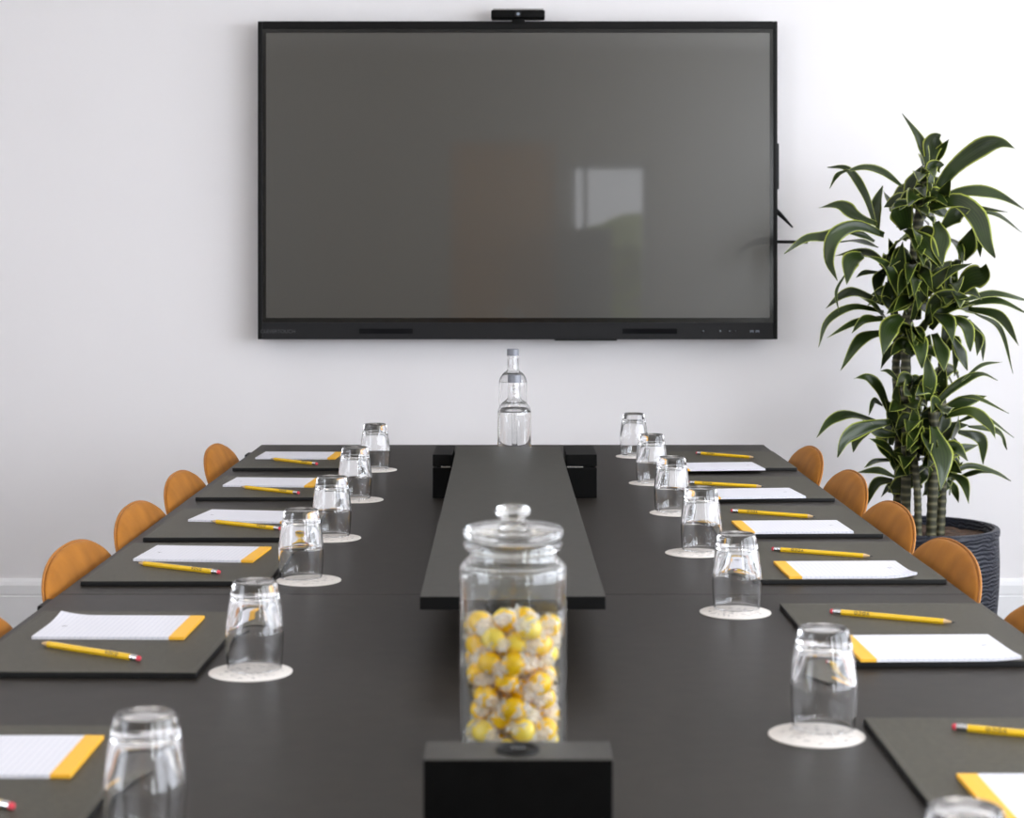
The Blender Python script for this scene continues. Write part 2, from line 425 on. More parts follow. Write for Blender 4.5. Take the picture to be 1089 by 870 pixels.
nb = tag(empty('power_block', (at(551, 808, TABLE + HB).x, 0, TABLE)), 'black upright block with round socket in front of the sweet jar', 'power block')
yf, yb = at(551, 808, TABLE + HB).y, at(551, 788, TABLE + HB).y
nb.location.y = (yf + yb) / 2
hd = (yb - yf) / 2
bm = bmesh.new(); box(bm, -0.0805, 0.0805, -hd, hd, 0, HB, 0.0014)
for f in bm.faces: f.material_index = 0 if f.normal.z > 0.5 else 1
finish(bm, 'body', [M['board'], M['boxblack']], nb)
bm = bmesh.new(); lathe(bm, [(0, HB + 0.0002), (0.0150, HB + 0.0002), (0.0160, HB + 0.0018), (0.0185, HB + 0.0018), (0.0192, HB + 0.0003), (0.0192, HB - 0.002), (0, HB - 0.002)], 48)
gr = finish(bm, 'socket_ring', M['edge'], nb, 30)
bm = bmesh.new(); box(bm, -0.0065, 0.0065, -0.004, 0.005, HB + 0.0003, HB + 0.0022, 0.0004); finish(bm, 'port', M['lens'], gr)

# ------------------------------------------------------------------ seats
ORD = {6: 'nearest the wall screen', 5: 'second from the wall screen', 4: 'third from the wall screen', 3: 'fourth from the wall screen', 2: 'fifth from the wall screen', 1: 'nearest the camera'}
def where(side, n): return 'at the %s-hand seat %s' % ('left' if side == 'L' else 'right', ORD[n])

PT = 0.008
# desk pad: local x across the table (0.30), local y along it
def make_pad(dy):
    root = empty('desk_pad')
    bm = bmesh.new(); box(bm, -0.150, 0.150, -dy / 2, dy / 2, 0, PT, 0.0016, 2)
    for f in bm.faces: f.material_index = 0 if f.normal.z > 0.7 else 1
    finish(bm, 'mat', [M['leather'], M['leather_edge']], root)
    bm = bmesh.new()
    def dash(x, y, horiz):
        a, b = (0.0016, 0.00045) if horiz else (0.00045, 0.0016)
        box(bm, x - a, x + a, y - b, y + b, PT - 0.0001, PT + 0.0003)
    n = int(0.288 / 0.005); m = int((dy - 0.012) / 0.005)
    for k in range(n + 1):
        for s in (-1, 1): dash(-0.144 + 0.288 * k / n, s * (dy / 2 - 0.006), True)
    for k in range(m + 1):
        for s in (-1, 1): dash(s * 0.144, -dy / 2 + 0.006 + (dy - 0.012) * k / m, False)
    finish(bm, 'stitching', M['stitch'], root)
    return root
# (front y px, back y px, outer X, rotation)
PADS = {('L', 1): (None, 771, 0.690, 0.0), ('L', 2): (716, 649, 0.688, -0.02), ('L', 3): (616.6, 578.6, 0.688, 0.0), ('L', 4): (571.2, 541, 0.681, 0.0),
        ('L', 5): (529.2, 505.5, 0.683, 0.0), ('L', 6): (498, 479.5, 0.688, 0.0),
        ('R', 1): (None, 763, 0.692, 0.0), ('R', 2): (705.5, 639.5, 0.700, 0.010), ('R', 3): (616, 576, 0.694, 0.008), ('R', 4): (568.5, 537, 0.692, 0.0),
        ('R', 5): (530, 506.5, 0.692, 0.0), ('R', 6): (499, 478.5, 0.698, 0.01)}
pad0 = make_pad(0.385); used = False
for (s, n), (pyf, pyb, xo, rot) in PADS.items():
    o = pad0 if not used else dup(pad0); used = True
    zt = TABLE + PT
    ybk = at(0, pyb, zt).y
    y = ybk - 0.1925 if pyf is None else (ybk + at(0, pyf, zt).y) / 2
    sg = -1 if s == 'L' else 1
    o.location = (sg * (xo - 0.150), y, TABLE); o.rotation_euler.z = rot
    tag(o, 'dark stitched leather desk pad ' + where(s, n), 'desk pad', 'leather desk pads round the table')

# notepad: local +x towards the yellow header
NW, NL, NT = 0.145, 0.206, 0.004
def pad_surface(bm, x0, x1, z_extra, nx, curl):
    ny = 10; g = []
    for top in (1, 0):
        rows = []
        for i in range(nx + 1):
            x = x0 + (x1 - x0) * i / nx
            row = []
            for j in range(ny + 1):
                y = -NW / 2 + NW * j / ny
                tx = max(0, (-x - 0.055) / 0.048); ty = max(0, (curl[1] * y - 0.0) / (NW / 2))
                c = curl[0] * tx ** 2 * ty ** 2
                row.append(bm.verts.new((x, y, (NT + z_extra) * top + (z_extra and 0) + c)))
            rows.append(row)
        g.append(rows)
    a, b = g
    for i in range(nx):
        for j in range(ny):
            bm.faces.new((a[i][j], a[i + 1][j], a[i + 1][j + 1], a[i][j + 1]))
            bm.faces.new((b[i][j], b[i][j + 1], b[i + 1][j + 1], b[i + 1][j]))
    for i in range(nx):
        bm.faces.new((a[i][0], b[i][0], b[i + 1][0], a[i + 1][0])); bm.faces.new((a[i][ny], a[i + 1][ny], b[i + 1][ny], b[i][ny]))
    for j in range(ny):
        bm.faces.new((a[0][j], a[0][j + 1], b[0][j + 1], b[0][j])); bm.faces.new((a[nx][j], b[nx][j], b[nx][j + 1], a[nx][j + 1]))
def make_notepad(curl):
    root = empty('notepad')
    bm = bmesh.new(); pad_surface(bm, -NL / 2, NL / 2 - 0.0205, 0, 16, curl); finish(bm, 'sheets', M['paper'], root)
    bm = bmesh.new(); box(bm, NL / 2 - 0.0205, NL / 2, -NW / 2, NW / 2, 0, NT + 0.0002, 0.0002, 1); finish(bm, 'header_strip', M['yellowhead'], root)
    bm = bmesh.new()
    cz = NT + 0.0002
    for k, (dx, w) in enumerate(((0, 0.003), (0.0026, 0.0045), (0.0052, 0.0022))):
        box(bm, -0.080 + dx, -0.0788 + dx, -0.004 - w / 2, -0.004 + w / 2, cz - 0.0003, cz)
    finish(bm, 'small_print', M['greyprint'], root)
    return root
protos = [make_notepad((0.0, 1)), make_notepad((0.003, 1)), make_notepad((0.006, 1))]
protos_used = [False] * 3
zn = TABLE + PT + NT
# (near-left px, near-right px, curl type); missing = derived
NP = {('L', 1): ((None), (75, 824), 0), ('L', 2): ((33.3, 677), (195.6, 677.8), 2), ('L', 3): ((141.4, 594.5), (269, 596.3), 0),
      ('L', 4): ((199.3, 552.7), (309, 555.3), 0), ('L', 5): ((241, 516), (328.6, 516.8), 0), ('L', 6): ((276, 486.8), (352, 487.2), 0),
      ('R', 1): ((1036, 850), None, 0), ('R', 2): ((917.6, 702.0), (1084, 699.3), 1), ('R', 3): ((840.7, 614), (974, 612), 2),
      ('R', 4): ((790, 566), (909, 565.3), 0), ('R', 5): ((756, 529.3), (857.6, 528), 0), ('R', 6): ((724, 499.6), (814.8, 498.6), 0)}
for (s, n), (a, b, ct) in NP.items():
    if not protos_used[ct]: o = protos[ct]; protos_used[ct] = True
    else: o = dup(protos[ct])
    if a and b:
        A, B = at(*a, zn), at(*b, zn)
        mid = (A + B) / 2; th = math.atan2(B.y - A.y, B.x - A.x)
    elif b: B = at(*b, zn); th = 0; mid = B - Vector((NL / 2, 0, 0))
    else:
        A = at(1017, 823, zn); A.y -= NW; th = 0; mid = A + Vector((NL / 2, 0, 0))
    if ct: th = max(-0.03, min(0.03, th))
    p = mid + Vector((-math.sin(th), math.cos(th), 0)) * (NW / 2)
    o.location = (p.x, p.y, TABLE + PT + 0.0003)
    o.rotation_euler.z = th if s == 'L' else th + PI
    tag(o, 'white ruled notepad with yellow header strip ' + where(s, n), 'notepad', 'notepads on the desk pads')

# pencil: local x from eraser (-) to tip (+), resting on a flat
PR = 0.0042; PLEN = 0.180; PZ = PR * math.cos(PI / 6)
def hexring(bm, x, r, round_=False, n=6):
    return [bm.verts.new((x, r * math.cos(2 * PI * k / n), r * math.sin(2 * PI * k / n) + PZ)) for k in range(n)]
def skin(bm, rings, cap=True):
    for a, b in zip(rings[:-1], rings[1:]):
        n = len(a)
        for k in range(n): bm.faces.new((a[k], a[(k + 1) % n], b[(k + 1) % n], b[k]))
    if cap: bm.faces.new(rings[0]); bm.faces.new(rings[-1][::-1])
def make_pencil():
    root = empty('pencil')
    L = PLEN / 2
    bm = bmesh.new(); skin(bm, [hexring(bm, -L + 0.016, PR), hexring(bm, L - 0.018, PR), hexring(bm, L - 0.0158, PR * 0.93)]); finish(bm, 'shaft', M['pencil'], root)
    bm = bmesh.new(); skin(bm, [hexring(bm, L - 0.0161, PR * 0.93, n=18), hexring(bm, L - 0.0055, 0.0014, n=18)]); finish(bm, 'sharpened_end', M['wood'], root, 40)
    bm = bmesh.new(); skin(bm, [hexring(bm, L - 0.0057, 0.00138, n=12), hexring(bm, L, 0.0003, n=12)]); finish(bm, 'lead', M['graphite'], root, 40)
    bm = bmesh.new()
    xs = [(0.0045, 0.0035), (0.006, 0.0037), (0.0075, 0.0034), (0.009, 0.0037), (0.011, 0.0037), (0.012, 0.0034), (0.0135, 0.0037), (0.0162, 0.0038), (0.0168, 0.0037)]
    skin(bm, [hexring(bm, -L + x, r, n=20) for x, r in xs]); finish(bm, 'ferrule', M['ferrule'], root, 40)
    bm = bmesh.new(); skin(bm, [hexring(bm, -L + x, r, n=20) for x, r in ((0, 0.0022), (0.0006, 0.0030), (0.0016, 0.0034), (0.0048, 0.0034))]); finish(bm, 'eraser', M['eraser'], root, 40)
    for roll in (-60, 60):
        mtx = (Matrix.Translation((-L + 0.047, 0, PZ)) @ Matrix.Rotation(math.radians(-roll), 4, 'X')
               @ Matrix.Translation((0, 0, PR * math.cos(PI / 6) + 0.00006)) @ Matrix.Rotation(PI, 4, 'Z'))
        text_mesh('VOCO', 0.0062, 'lettering', M['ink'], root, mtx, 1.4, 0.00004, 0.00026)
    return root
PEN = {('L', 1): ((-70, 842), (14.5, 858)), ('L', 2): ((40.2, 683.5), (151, 701)), ('L', 3): ((143.5, 598.3), (236, 609)), ('L', 4): ((225, 554.3), (298, 562.3)),
       ('L', 5): ((254.8, 517.5), (319.6, 524.5)), ('L', 6): ((286, 487.5), (339.6, 493.8)),
       ('R', 1): ((1147, 786), (1012.7, 773)), ('R', 2): ((1013, 662), (886, 650.5)), ('R', 3): ((924, 591.5), (825, 584.2)), ('R', 4): ((864, 549.5), (781, 543.3)),
       ('R', 5): ((809, 517.5), (735, 513.2)), ('R', 6): ((802, 486.6), (741.7, 481.8))}
pen0 = make_pencil(); used = False
for (s, n), (tip, er) in PEN.items():
    o = pen0 if not used else dup(pen0); used = True
    zp = TABLE + PT + PZ
    A, B = at(*er, zp), at(*tip, zp)
    dv = B - A
    c = A + dv.normalized() * PLEN / 2 if n == 1 else (A + B) / 2
    o.location = (c.x, c.y, TABLE + PT + 0.0003)
    o.rotation_euler.z = math.atan2(dv.y, dv.x)
    tag(o, 'yellow pencil with red eraser ' + where(s, n), 'pencil', 'pencils on the desk pads')

# coasters and upturned tumblers
CT = 0.0016
bm = bmesh.new(); lathe(bm, [(0, 0), (0.0518, 0), (0.0525, 0.0004), (0.0525, CT - 0.0004), (0.0518, CT), (0, CT)], 72)
co0 = finish(bm, 'coaster', M['coaster'], smooth=30)
def tumbler_bm():
    bm = bmesh.new()
    outer = [(0.0, 0.1085), (0.012, 0.1083), (0.020, 0.1092), (0.0243, 0.1103), (0.0262, 0.1100), (0.0276, 0.1082), (0.0288, 0.1035), (0.0311, 0.092), (0.0337, 0.076), (0.0358, 0.058), (0.0368, 0.042), (0.0366, 0.026), (0.0357, 0.012), (0.0345, 0.0014), (0.0340, 0.0001)]
    inner = [(0.0331, 0.0002), (0.0328, 0.0014), (0.0338, 0.012), (0.0346, 0.026), (0.0348, 0.042), (0.0341, 0.050), (0.0320, 0.060), (0.0291, 0.072), (0.0262, 0.083), (0.0228, 0.0890), (0.0130, 0.0915), (0.0, 0.0920)]
    lathe(bm, smooth_profile(outer, 3) + smooth_profile(inner, 3), 64)
    return bm
gl0 = finish(tumbler_bm(), 'tumbler', M['glass'], smooth=50)
GP = {('L', 1): ((150, 893), (154.6, 889)), ('L', 2): ((266.5, 714), (271, 710)), ('L', 3): ((328.3, 616.8), (320.2, 613.5)), ('L', 4): ((354, 571.8), (352.8, 569)),
      ('L', 5): ((382, 531.2), (377.5, 529.3)), ('L', 6): ((399.5, 499.4), (399, 498)),
      ('R', 1): ((868.5, 781), (876, 773)), ('R', 2): ((782, 650.5), (783.5, 646)), ('R', 3): ((739, 587.5), (745.6, 584)), ('R', 4): ((718, 545), (714.5, 542.5)),
      ('R', 5): ((692.7, 513.4), (693, 512)), ('R', 6): ((676, 485), (674, 483.6)), ('R', 0): ((1027, 1022), (1027, 1016))}
used = False
for (s, n), (cp, gp) in GP.items():
    c = co0 if not used else co0.copy(); g = gl0 if not used else gl0.copy()
    if used: COL.objects.link(c); COL.objects.link(g)
    used = True
    p = at(*cp, TABLE + CT); c.location = (p.x, p.y, TABLE); c.rotation_euler.z = rnd.uniform(0, 6.28)
    p = at(*gp, TABLE + CT); g.location = (p.x, p.y, TABLE + CT + 0.0002); g.rotation_euler.z = rnd.uniform(0, 6)
    if n == 0: w = 'at the bottom right corner of the photo'
    else: w = where(s, n)
    tag(c, 'round printed card coaster ' + w, 'coaster', 'coasters on the table')
    tag(g, 'clear upturned tumbler on its coaster ' + w, 'glass', 'upturned tumblers on the table')

# ------------------------------------------------------------------ chairs
def make_chair():
    root = empty('upholstered_chair')
    zc, top, bot = 0.700, 0.078, 0.250     # outline centre, reach up, reach down
    hw = 0.230
    def outline(th):
        c, s = math.cos(th), math.sin(th)
        e = 2 / 2.2
        y = hw * math.copysign(abs(c) ** e, c)
        if s >= 0: return y, zc + top * abs(s) ** e
        e2 = 2 / 2.0
        sz = abs(s) ** e2
        return hw * math.copysign(abs(c) ** e2, c) * (1 - 0.20 * sz), zc - bot * sz
    def xmid(y, z): return (0.778 - z) * 0.40 + 0.10 * y * y
    bm = bmesh.new(); NTH, NS = 64, 12
    sides = []
    for sgn in (1, -1):
        rings = []
        for i in range(NS + 1):
            sfrac = math.sin(i / NS * PI / 2)
            th_ = 0.011 * (max(0, 1 - sfrac ** 6)) ** 0.5 + (0.004 * (1 - sfrac ** 2) if sgn > 0 else 0)
            ring = []
            for k in range(NTH):
                oy, oz = outline(2 * PI * k / NTH)
                y, z = oy * sfrac, zc + (oz - zc) * sfrac
                ring.append((xmid(y, z) + sgn * th_, y, z))
            rings.append(ring)
        sides.append(rings)
    c_f = bm.verts.new(sides[0][0][0]); c_b = bm.verts.new(sides[1][0][0])
    edge = [bm.verts.new(p) for p in sides[0][NS]]
    for ring_set, cv in ((sides[0], c_f), (sides[1], c_b)):
        rv = [[bm.verts.new(p) for p in r] for r in ring_set[1:NS]] + [edge]
        for k in range(NTH):
            bm.faces.new((cv, rv[0][k], rv[0][(k + 1) % NTH]))
        for a, b in zip(rv[:-1], rv[1:]):
            for k in range(NTH): bm.faces.new((a[k], b[k], b[(k + 1) % NTH], a[(k + 1) % NTH]))
    finish(bm, 'backrest', M['velvet'], root, 80)
    bm = bmesh.new()
    pts = []
    for k in range(72):
        y, z = outline(2 * PI * k / 72); y *= 1.006; z = zc + (z - zc) * 1.006
        pts.append((xmid(y, z) - 0.004, y, z))
    tube(bm, pts, 0.0022, 6, closed=True); finish(bm, 'piping', M['piping'], root, 80)
    # seat cushion
    bm = bmesh.new(); N = 48; rings = []
    for zz, k in ((0.405, 0.80), (0.415, 0.95), (0.435, 1.0), (0.455, 0.96), (0.466, 0.80), (0.468, 0.4)):
        rings.append([bm.verts.new((0.30 + 0.225 * k * math.copysign(abs(math.cos(2 * PI * j / N)) ** 0.75, math.cos(2 * PI * j / N)),
                                    0.205 * k * math.copysign(abs(math.sin(2 * PI * j / N)) ** 0.75, math.sin(2 * PI * j / N)), zz)) for j in range(N)])
    skin(bm, rings); finish(bm, 'seat', M['velvet'], root, 60)
    bm = bmesh.new(); tube(bm, [(0.14, -0.06, 0.41), (0.10, -0.06, 0.43), (0.105, -0.06, 0.50)], 0.012); tube(bm, [(0.14, 0.06, 0.41), (0.10, 0.06, 0.43), (0.105, 0.06, 0.50)], 0.012)
    box(bm, 0.13, 0.47, -0.07, 0.07, 0.398, 0.406, 0.002); finish(bm, 'seat_frame', M['chairleg'], root, 40)
    for sx, sy in ((1, 1), (1, -1), (-1, 1), (-1, -1)):
        bm = bmesh.new(); tube(bm, [(0.30 + sx * 0.14, sy * 0.06, 0.401), (0.30 + sx * 0.155, sy * 0.13, 0.39), (0.30 + sx * 0.21, sy * 0.19, 0.0)], [0.010, 0.013, 0.008], 12)
        finish(bm, 'leg', M['chairleg'], root, 40)
    return root
ch0 = make_chair(); used = False
CH = [('L', 2, -0.752, 2.37), ('L', 3, -0.750, 3.00), ('L', 4, -0.748, 3.50), ('L', 5, -0.757, 4.02), ('L', 6, -0.774, 4.615),
      ('R', 2, 0.756, 2.43), ('R', 3, 0.753, 3.02), ('R', 4, 0.757, 3.50), ('R', 5, 0.774, 4.03), ('R', 6, 0.770, 4.56)]
for s, n, x, y in CH:
    o = ch0 if not used else dup(ch0); used = True
    o.location = (x, y, 0); o.rotation_euler.z = 0 if s == 'L' else PI
    tag(o, 'amber upholstered chair with rounded back ' + where(s, n), 'chair', 'amber chairs round the table')

# ------------------------------------------------------------------ jar of sweets
JS = 1027.0
jy = F / JS; jx = 0.0007
jar = tag(empty('storage_jar', (jx, jy, TABLE)), 'tall lidded glass jar full of yellow sweets behind the black block', 'jar')
bm = bmesh.new()
outer = [(0, 0.0008), (0.046, 0.0004), (0.0525, 0.0030), (0.0552, 0.010), (0.0553, 0.05), (0.0553, 0.12), (0.0553, 0.195), (0.0540, 0.2035), (0.0500, 0.2085), (0.0465, 0.2115), (0.0455, 0.2155), (0.0470, 0.2195), (0.0505, 0.2215), (0.0518, 0.2250), (0.0508, 0.2285), (0.0480, 0.2300)]
inner = [(0.0440, 0.2295), (0.0425, 0.2260), (0.0420, 0.2150), (0.0440, 0.2085), (0.0490, 0.2048), (0.0522, 0.199), (0.0535, 0.190), (0.0538, 0.12), (0.0538, 0.05), (0.0532, 0.013), (0.0485, 0.0085), (0.030, 0.0075), (0, 0.0075)]
lathe(bm, smooth_profile(outer, 3) + smooth_profile(inner, 3), 72)
finish(bm, 'body', M['jarglass'], jar, 50)
bm = bmesh.new()
prof = [(0, 0.2330), (0.030, 0.2330), (0.040, 0.2322), (0.0492, 0.2320), (0.0515, 0.2345), (0.0520, 0.2385), (0.0505, 0.2420), (0.0450, 0.2440), (0.028, 0.2470), (0.0145, 0.2490), (0.0118, 0.2505), (0.0125, 0.2530), (0.0165, 0.2555), (0.0180, 0.2590), (0.0168, 0.2630), (0.0120, 0.2655), (0, 0.2660)]
lathe(bm, smooth_profile(prof[:4], 2) + smooth_profile(prof[4:], 3), 72)
lid = finish(bm, 'lid', M['jarglass'], jar, 50)
bm = bmesh.new(); tor = [(0.0432 + 0.0016 * math.cos(2 * PI * k / 12), 0.2298 + 0.0016 * math.sin(2 * PI * k / 12) + 0.0005) for k in range(13)]
lathe(bm, [(0.0405, 0.2304), (0.0405, 0.2317), (0.0475, 0.2317), (0.0475, 0.2304), (0.0405, 0.2304)], 64); finish(bm, 'seal', pmat('clear silicone', (0.9, 0.9, 0.9), 0.3, Transmission_Weight=0.8, IOR=1.3), lid, 40)

SR = 0.0121
def make_sweet(mat):
    r2 = random.Random(5)
    from mathutils import noise
    bm = bmesh.new(); bmesh.ops.create_icosphere(bm, subdivisions=3, radius=1)
    for v in bm.verts:
        k = 1 + 0.05 * noise.noise(v.co * 2.3)
        v.co = Vector((v.co.x * 0.0132 * k, v.co.y * 0.0119 * k, v.co.z * 0.0114 * k))
    s = finish(bm, 'wrapped_sweet', mat, smooth=80)
    bm = bmesh.new()
    for sg in (-1, 1):          # twisted ends
        ctr = bm.verts.new((sg * 0.0114, 0, 0)); n = 14; ring = []
        for k in range(n):
            a = 2 * PI * k / n; rr = 0.0088 + 0.0020 * (k % 2)
            ring.append(bm.verts.new((sg * (0.0162 + 0.0018 * math.sin(3 * a)), rr * math.cos(a), rr * 0.55 * math.sin(a) + 0.001 * (-1) ** k)))
        for k in range(n): bm.faces.new((ctr, ring[k], ring[(k + 1) % n]))
    g = bmesh.ops.create_icosphere(bm, subdivisions=3, radius=1)
    for v in g['verts']:
        k = 1.12 + 0.22 * noise.noise(v.co * 3.1 + Vector((3, 1, 2)))
        v.co = Vector((v.co.x * 0.0132 * k, v.co.y * 0.0119 * k, v.co.z * 0.0114 * k))
    # loose film: keep only crumpled patches of the shell
    bad = [f for f in bm.faces if len(f.verts) == 3 and f.calc_center_median().length < 0.0168 and abs(f.calc_center_median().x) < 0.0113 and noise.noise(f.calc_center_median() * 105) < 0.28]
    bmesh.ops.delete(bm, geom=bad, context='FACES')
    finish(bm, 'wrapper', M['film'], s)
    return s
sw = [make_sweet(M['sweet']), make_sweet(M['sweet_pale'])]
sw_used = [0, 0]
# drop packing inside the jar
R_in, placed = 0.0524 - SR, []
r3 = random.Random(3)
tries = 0
FLOORZ = 0.0100
while tries < 2600:
    tries += 1
    best = None
    for q in range(60):
        rr = R_in * math.sqrt(r3.random()); a = r3.uniform(0, 2 * PI)
        x, y = rr * math.cos(a), rr * math.sin(a)
        z = FLOORZ + SR
        for (px, py, pz) in placed:
            d2 = (2 * SR) ** 2 - (px - x) ** 2 - (py - y) ** 2
            if d2 > 0: z = max(z, pz + math.sqrt(d2))
        if best is None or z < best[2]: best = (x, y, z)
    if best[2] > 0.150: 
        if tries > 400: break
        continue
    placed.append(best)
for (x, y, z) in placed:
    k = 0 if r3.random() < 0.66 else 1
    o = sw[k] if not sw_used[k] else dup(sw[k]); sw_used[k] = 1
    o.location = (jx + x, jy + y, TABLE + z)
    # keep the twisted ends inside the glass: point them around the jar wall when close to it
    rad = math.hypot(x, y); az = math.atan2(y, x) + PI / 2 if rad > 0.022 else r3.uniform(0, 6)
    o.rotation_euler = (r3.uniform(-1, 1), r3.uniform(-0.5, 0.5), az + r3.uniform(-0.15, 0.15))
    tag(o, 'small yellow sweet in a clear twisted wrapper inside the tall glass jar', 'sweet', 'wrapped yellow sweets in the jar')

# ------------------------------------------------------------------ water bottles
def bottle(px, s, ytop, dia, water, label):
    Y = F / s
    hgt = H - (ytop - HY) / s
    root = tag(empty('glass_bottle', ((px - CX) / s, Y, TABLE)), label, 'bottle')
    R = dia / 2; h = hgt
    t = 0.0026
    zs = h - 0.093          # shoulder start
    o_ = [(0, 0.004), (R * 0.6, 0.001), (R * 0.88, 0.0), (R * 0.98, 0.003), (R, 0.010), (R, zs * 0.5), (R, zs - 0.004), (R * 0.985, zs + 0.006), (R * 0.90, zs + 0.016), (R * 0.72, zs + 0.026), (R * 0.50, zs + 0.0325), (0.0164, zs + 0.037), (0.0152, zs + 0.044), (0.0148, h - 0.022), (0.0138, h - 0.008), (0.0125, h - 0.007)]
    i_ = [(0.0108, h - 0.008), (0.0108, h - 0.020), (0.0122, zs + 0.044), (0.0134, zs + 0.036), (R * 0.52 - t, zs + 0.030), (R * 0.74 - t, zs + 0.0235), (R * 0.90 - t, zs + 0.014), (R - t - 0.0006, zs + 0.004), (R - t, zs - 0.006), (R - t, zs * 0.5), (R - t, 0.012), (R * 0.9 - t, 0.007), (R * 0.5, 0.0075), (0, 0.009)]
    bm = bmesh.new(); lathe(bm, smooth_profile(o_, 3) + smooth_profile(i_, 3), 56); body = finish(bm, 'bottle_body', M['glass'], root, 50)
    bm = bmesh.new(); lathe(bm, [(0, h), (0.0150, h), (0.0163, h - 0.001), (0.0163, h - 0.0185), (0.0142, h - 0.0185), (0.0142, h - 0.004), (0, h - 0.004)], 40); finish(bm, 'cap', M['cap'], root, 35)
    if water:
        q = 0.0002
        w_ = [(0, 0.009 - q), (R * 0.5, 0.0075 - q), (R * 0.9 - t, 0.007 - q), (R - t + q, 0.012), (R - t + q, zs * 0.5), (R - t + q, zs - 0.006), (R - t - 0.0004, zs + 0.004), (R * 0.90 - t + q, zs + 0.0135)]
        bm = bmesh.new(); lathe(bm, smooth_profile(w_, 3) + [(R * 0.90 - t - 0.001, zs + 0.0128), (0, zs + 0.0126)], 56); finish(bm, 'water', M['water'], root, 50)
    return root
bottle(547, 445, 398.5, 0.081, True, 'clear water bottle with grey cap, the nearer of the two behind the plank')
bottle(545.5, 392, 371, 0.0765, False, 'clear glass bottle with grey cap at the far edge of the table')

# ------------------------------------------------------------------ wall screen
TY = F / 323.0
tv = tag(empty('wall_screen', (0, TY, 1.0)), 'large black flat screen display hung on the white wall', 'screen')
def tx(px): return (px - CX) / 323.0
def tz(py): return EYE - (py - HY) / 323.0 - 1.0
def tvbox(name, px0, px1, py0, py1, y0, y1, mat, parent=tv, bevel=0.0):
    bm = bmesh.new(); box(bm, tx(px0), tx(px1), y0, y1, tz(py1), tz(py0), bevel); return finish(bm, name, mat, parent)
bm = bmesh.new()
x0, x1, z0, z1 = tx(274), tx(827), tz(361), tz(22.5)
sx0, sx1, sz0, sz1 = tx(282.8), tx(818.8), tz(338), tz(34.8)
box(bm, x0, tx(279), 0, 0.07, z0, z1, 0.003); box(bm, tx(822.6), x1, 0, 0.07, z0, z1, 0.003)
box(bm, tx(279), tx(822.6), 0, 0.07, tz(30.5), z1, 0.002)
box(bm, tx(279), tx(822.6), 0.012, 0.07, z0 + 0.02, tz(30.5))
fr = finish(bm, 'frame', M['tvframe'], tv)
tvbox('bottom_band', 279, 822.6, 343, 361, -0.0005, 0.03, M['tvband'], tv, 0.002)
bm = bmesh.new()      # black glass border round the panel
for a in ((tx(279), sx0, tz(343), tz(30.5)), (sx1, tx(822.6), tz(343), tz(30.5)), (sx0, sx1, sz1, tz(30.5)), (sx0, sx1, tz(343), sz0)):
    box(bm, a[0], a[1], 0.004, 0.013, a[2], a[3])
finish(bm, 'glass_border', M['tvgap'], tv)
bm = bmesh.new(); box(bm, sx0, sx1, 0.0045, 0.0115, sz0, sz1); finish(bm, 'screen_panel', M['screen'], tv)
for a, b in ((382, 439), (662, 720)):
    tvbox('speaker_grille', a, b, 349.5, 355, -0.0012, 0.004, M['grille'])
bm = bmesh.new(); box(bm, tx(590), tx(656), -0.004, 0.05, tz(362.3), tz(360.4)); finish(bm, 'pen_tray', M['tvframe'], tv)
for px, r in ((748, 1.6), (766, 1.9), (776, 1.6), (782, 1.0)):
    bm = bmesh.new(); rr = r / 323
    m_ = Matrix.Translation((tx(px), -0.0008, tz(352))) @ Matrix.Rotation(PI / 2, 4, 'X')
    bmesh.ops.create_cone(bm, cap_ends=True, segments=20, radius1=rr, radius2=rr * 0.85, depth=0.003, matrix=m_)
    finish(bm, 'button', M['tvgap'], tv, 40)
    bm = bmesh.new(); bmesh.ops.create_cone(bm, cap_ends=True, segments=12, radius1=rr * 0.35, radius2=rr * 0.35, depth=0.001, matrix=Matrix.Translation((tx(px), -0.0025, tz(352))) @ Matrix.Rotation(PI / 2, 4, 'X'))
    finish(bm, 'button_mark', M['lightprint'], tv)
bm = bmesh.new()
for px in (799.5, 805.5):
    box(bm, tx(px - 2), tx(px + 2), -0.0012, 0.001, tz(353), tz(351.2)); box(bm, tx(px - 2), tx(px - 1.2), -0.0012, 0.001, tz(353.8), tz(351.2)); box(bm, tx(px + 1.2), tx(px + 2), -0.0012, 0.001, tz(353.8), tz(351.2))
finish(bm, 'port_marks', M['lightprint'], tv)
text_mesh('CLEVERTOUCH', 0.0165, 'lettering', M['greyprint'], tv, Matrix.Translation((tx(295.5), -0.0008, tz(352.6))) @ Matrix.Rotation(PI / 2, 4, 'X'), 1.0, 0.0002)
tvbox('side_module', 826.5, 829.6, 152, 201, 0.022, 0.066, M['tvframe'], tv, 0.003)
# two black antennas at the right edge
bm = bmesh.new(); P0, P1 = Vector((tx(825), 0.055, tz(220))), Vector((tx(846), 0.06, tz(241.5)))
tube(bm, [P0, P0.lerp(P1, 0.35), P1], [0.0075, 0.0075, 0.0028], 10); finish(bm, 'antenna', M['tvframe'], tv, 40)
bm = bmesh.new(); tube(bm, [(tx(825), 0.055, tz(257)), (tx(862), 0.058, tz(257.3))], 0.0055, 10); finish(bm, 'antenna', M['tvframe'], tv, 40)
bm = bmesh.new(); box(bm, -0.35, 0.35, 0.07, 0.0999, 0.30, 0.75, 0.003); finish(bm, 'wall_bracket', M['edge'], tv)

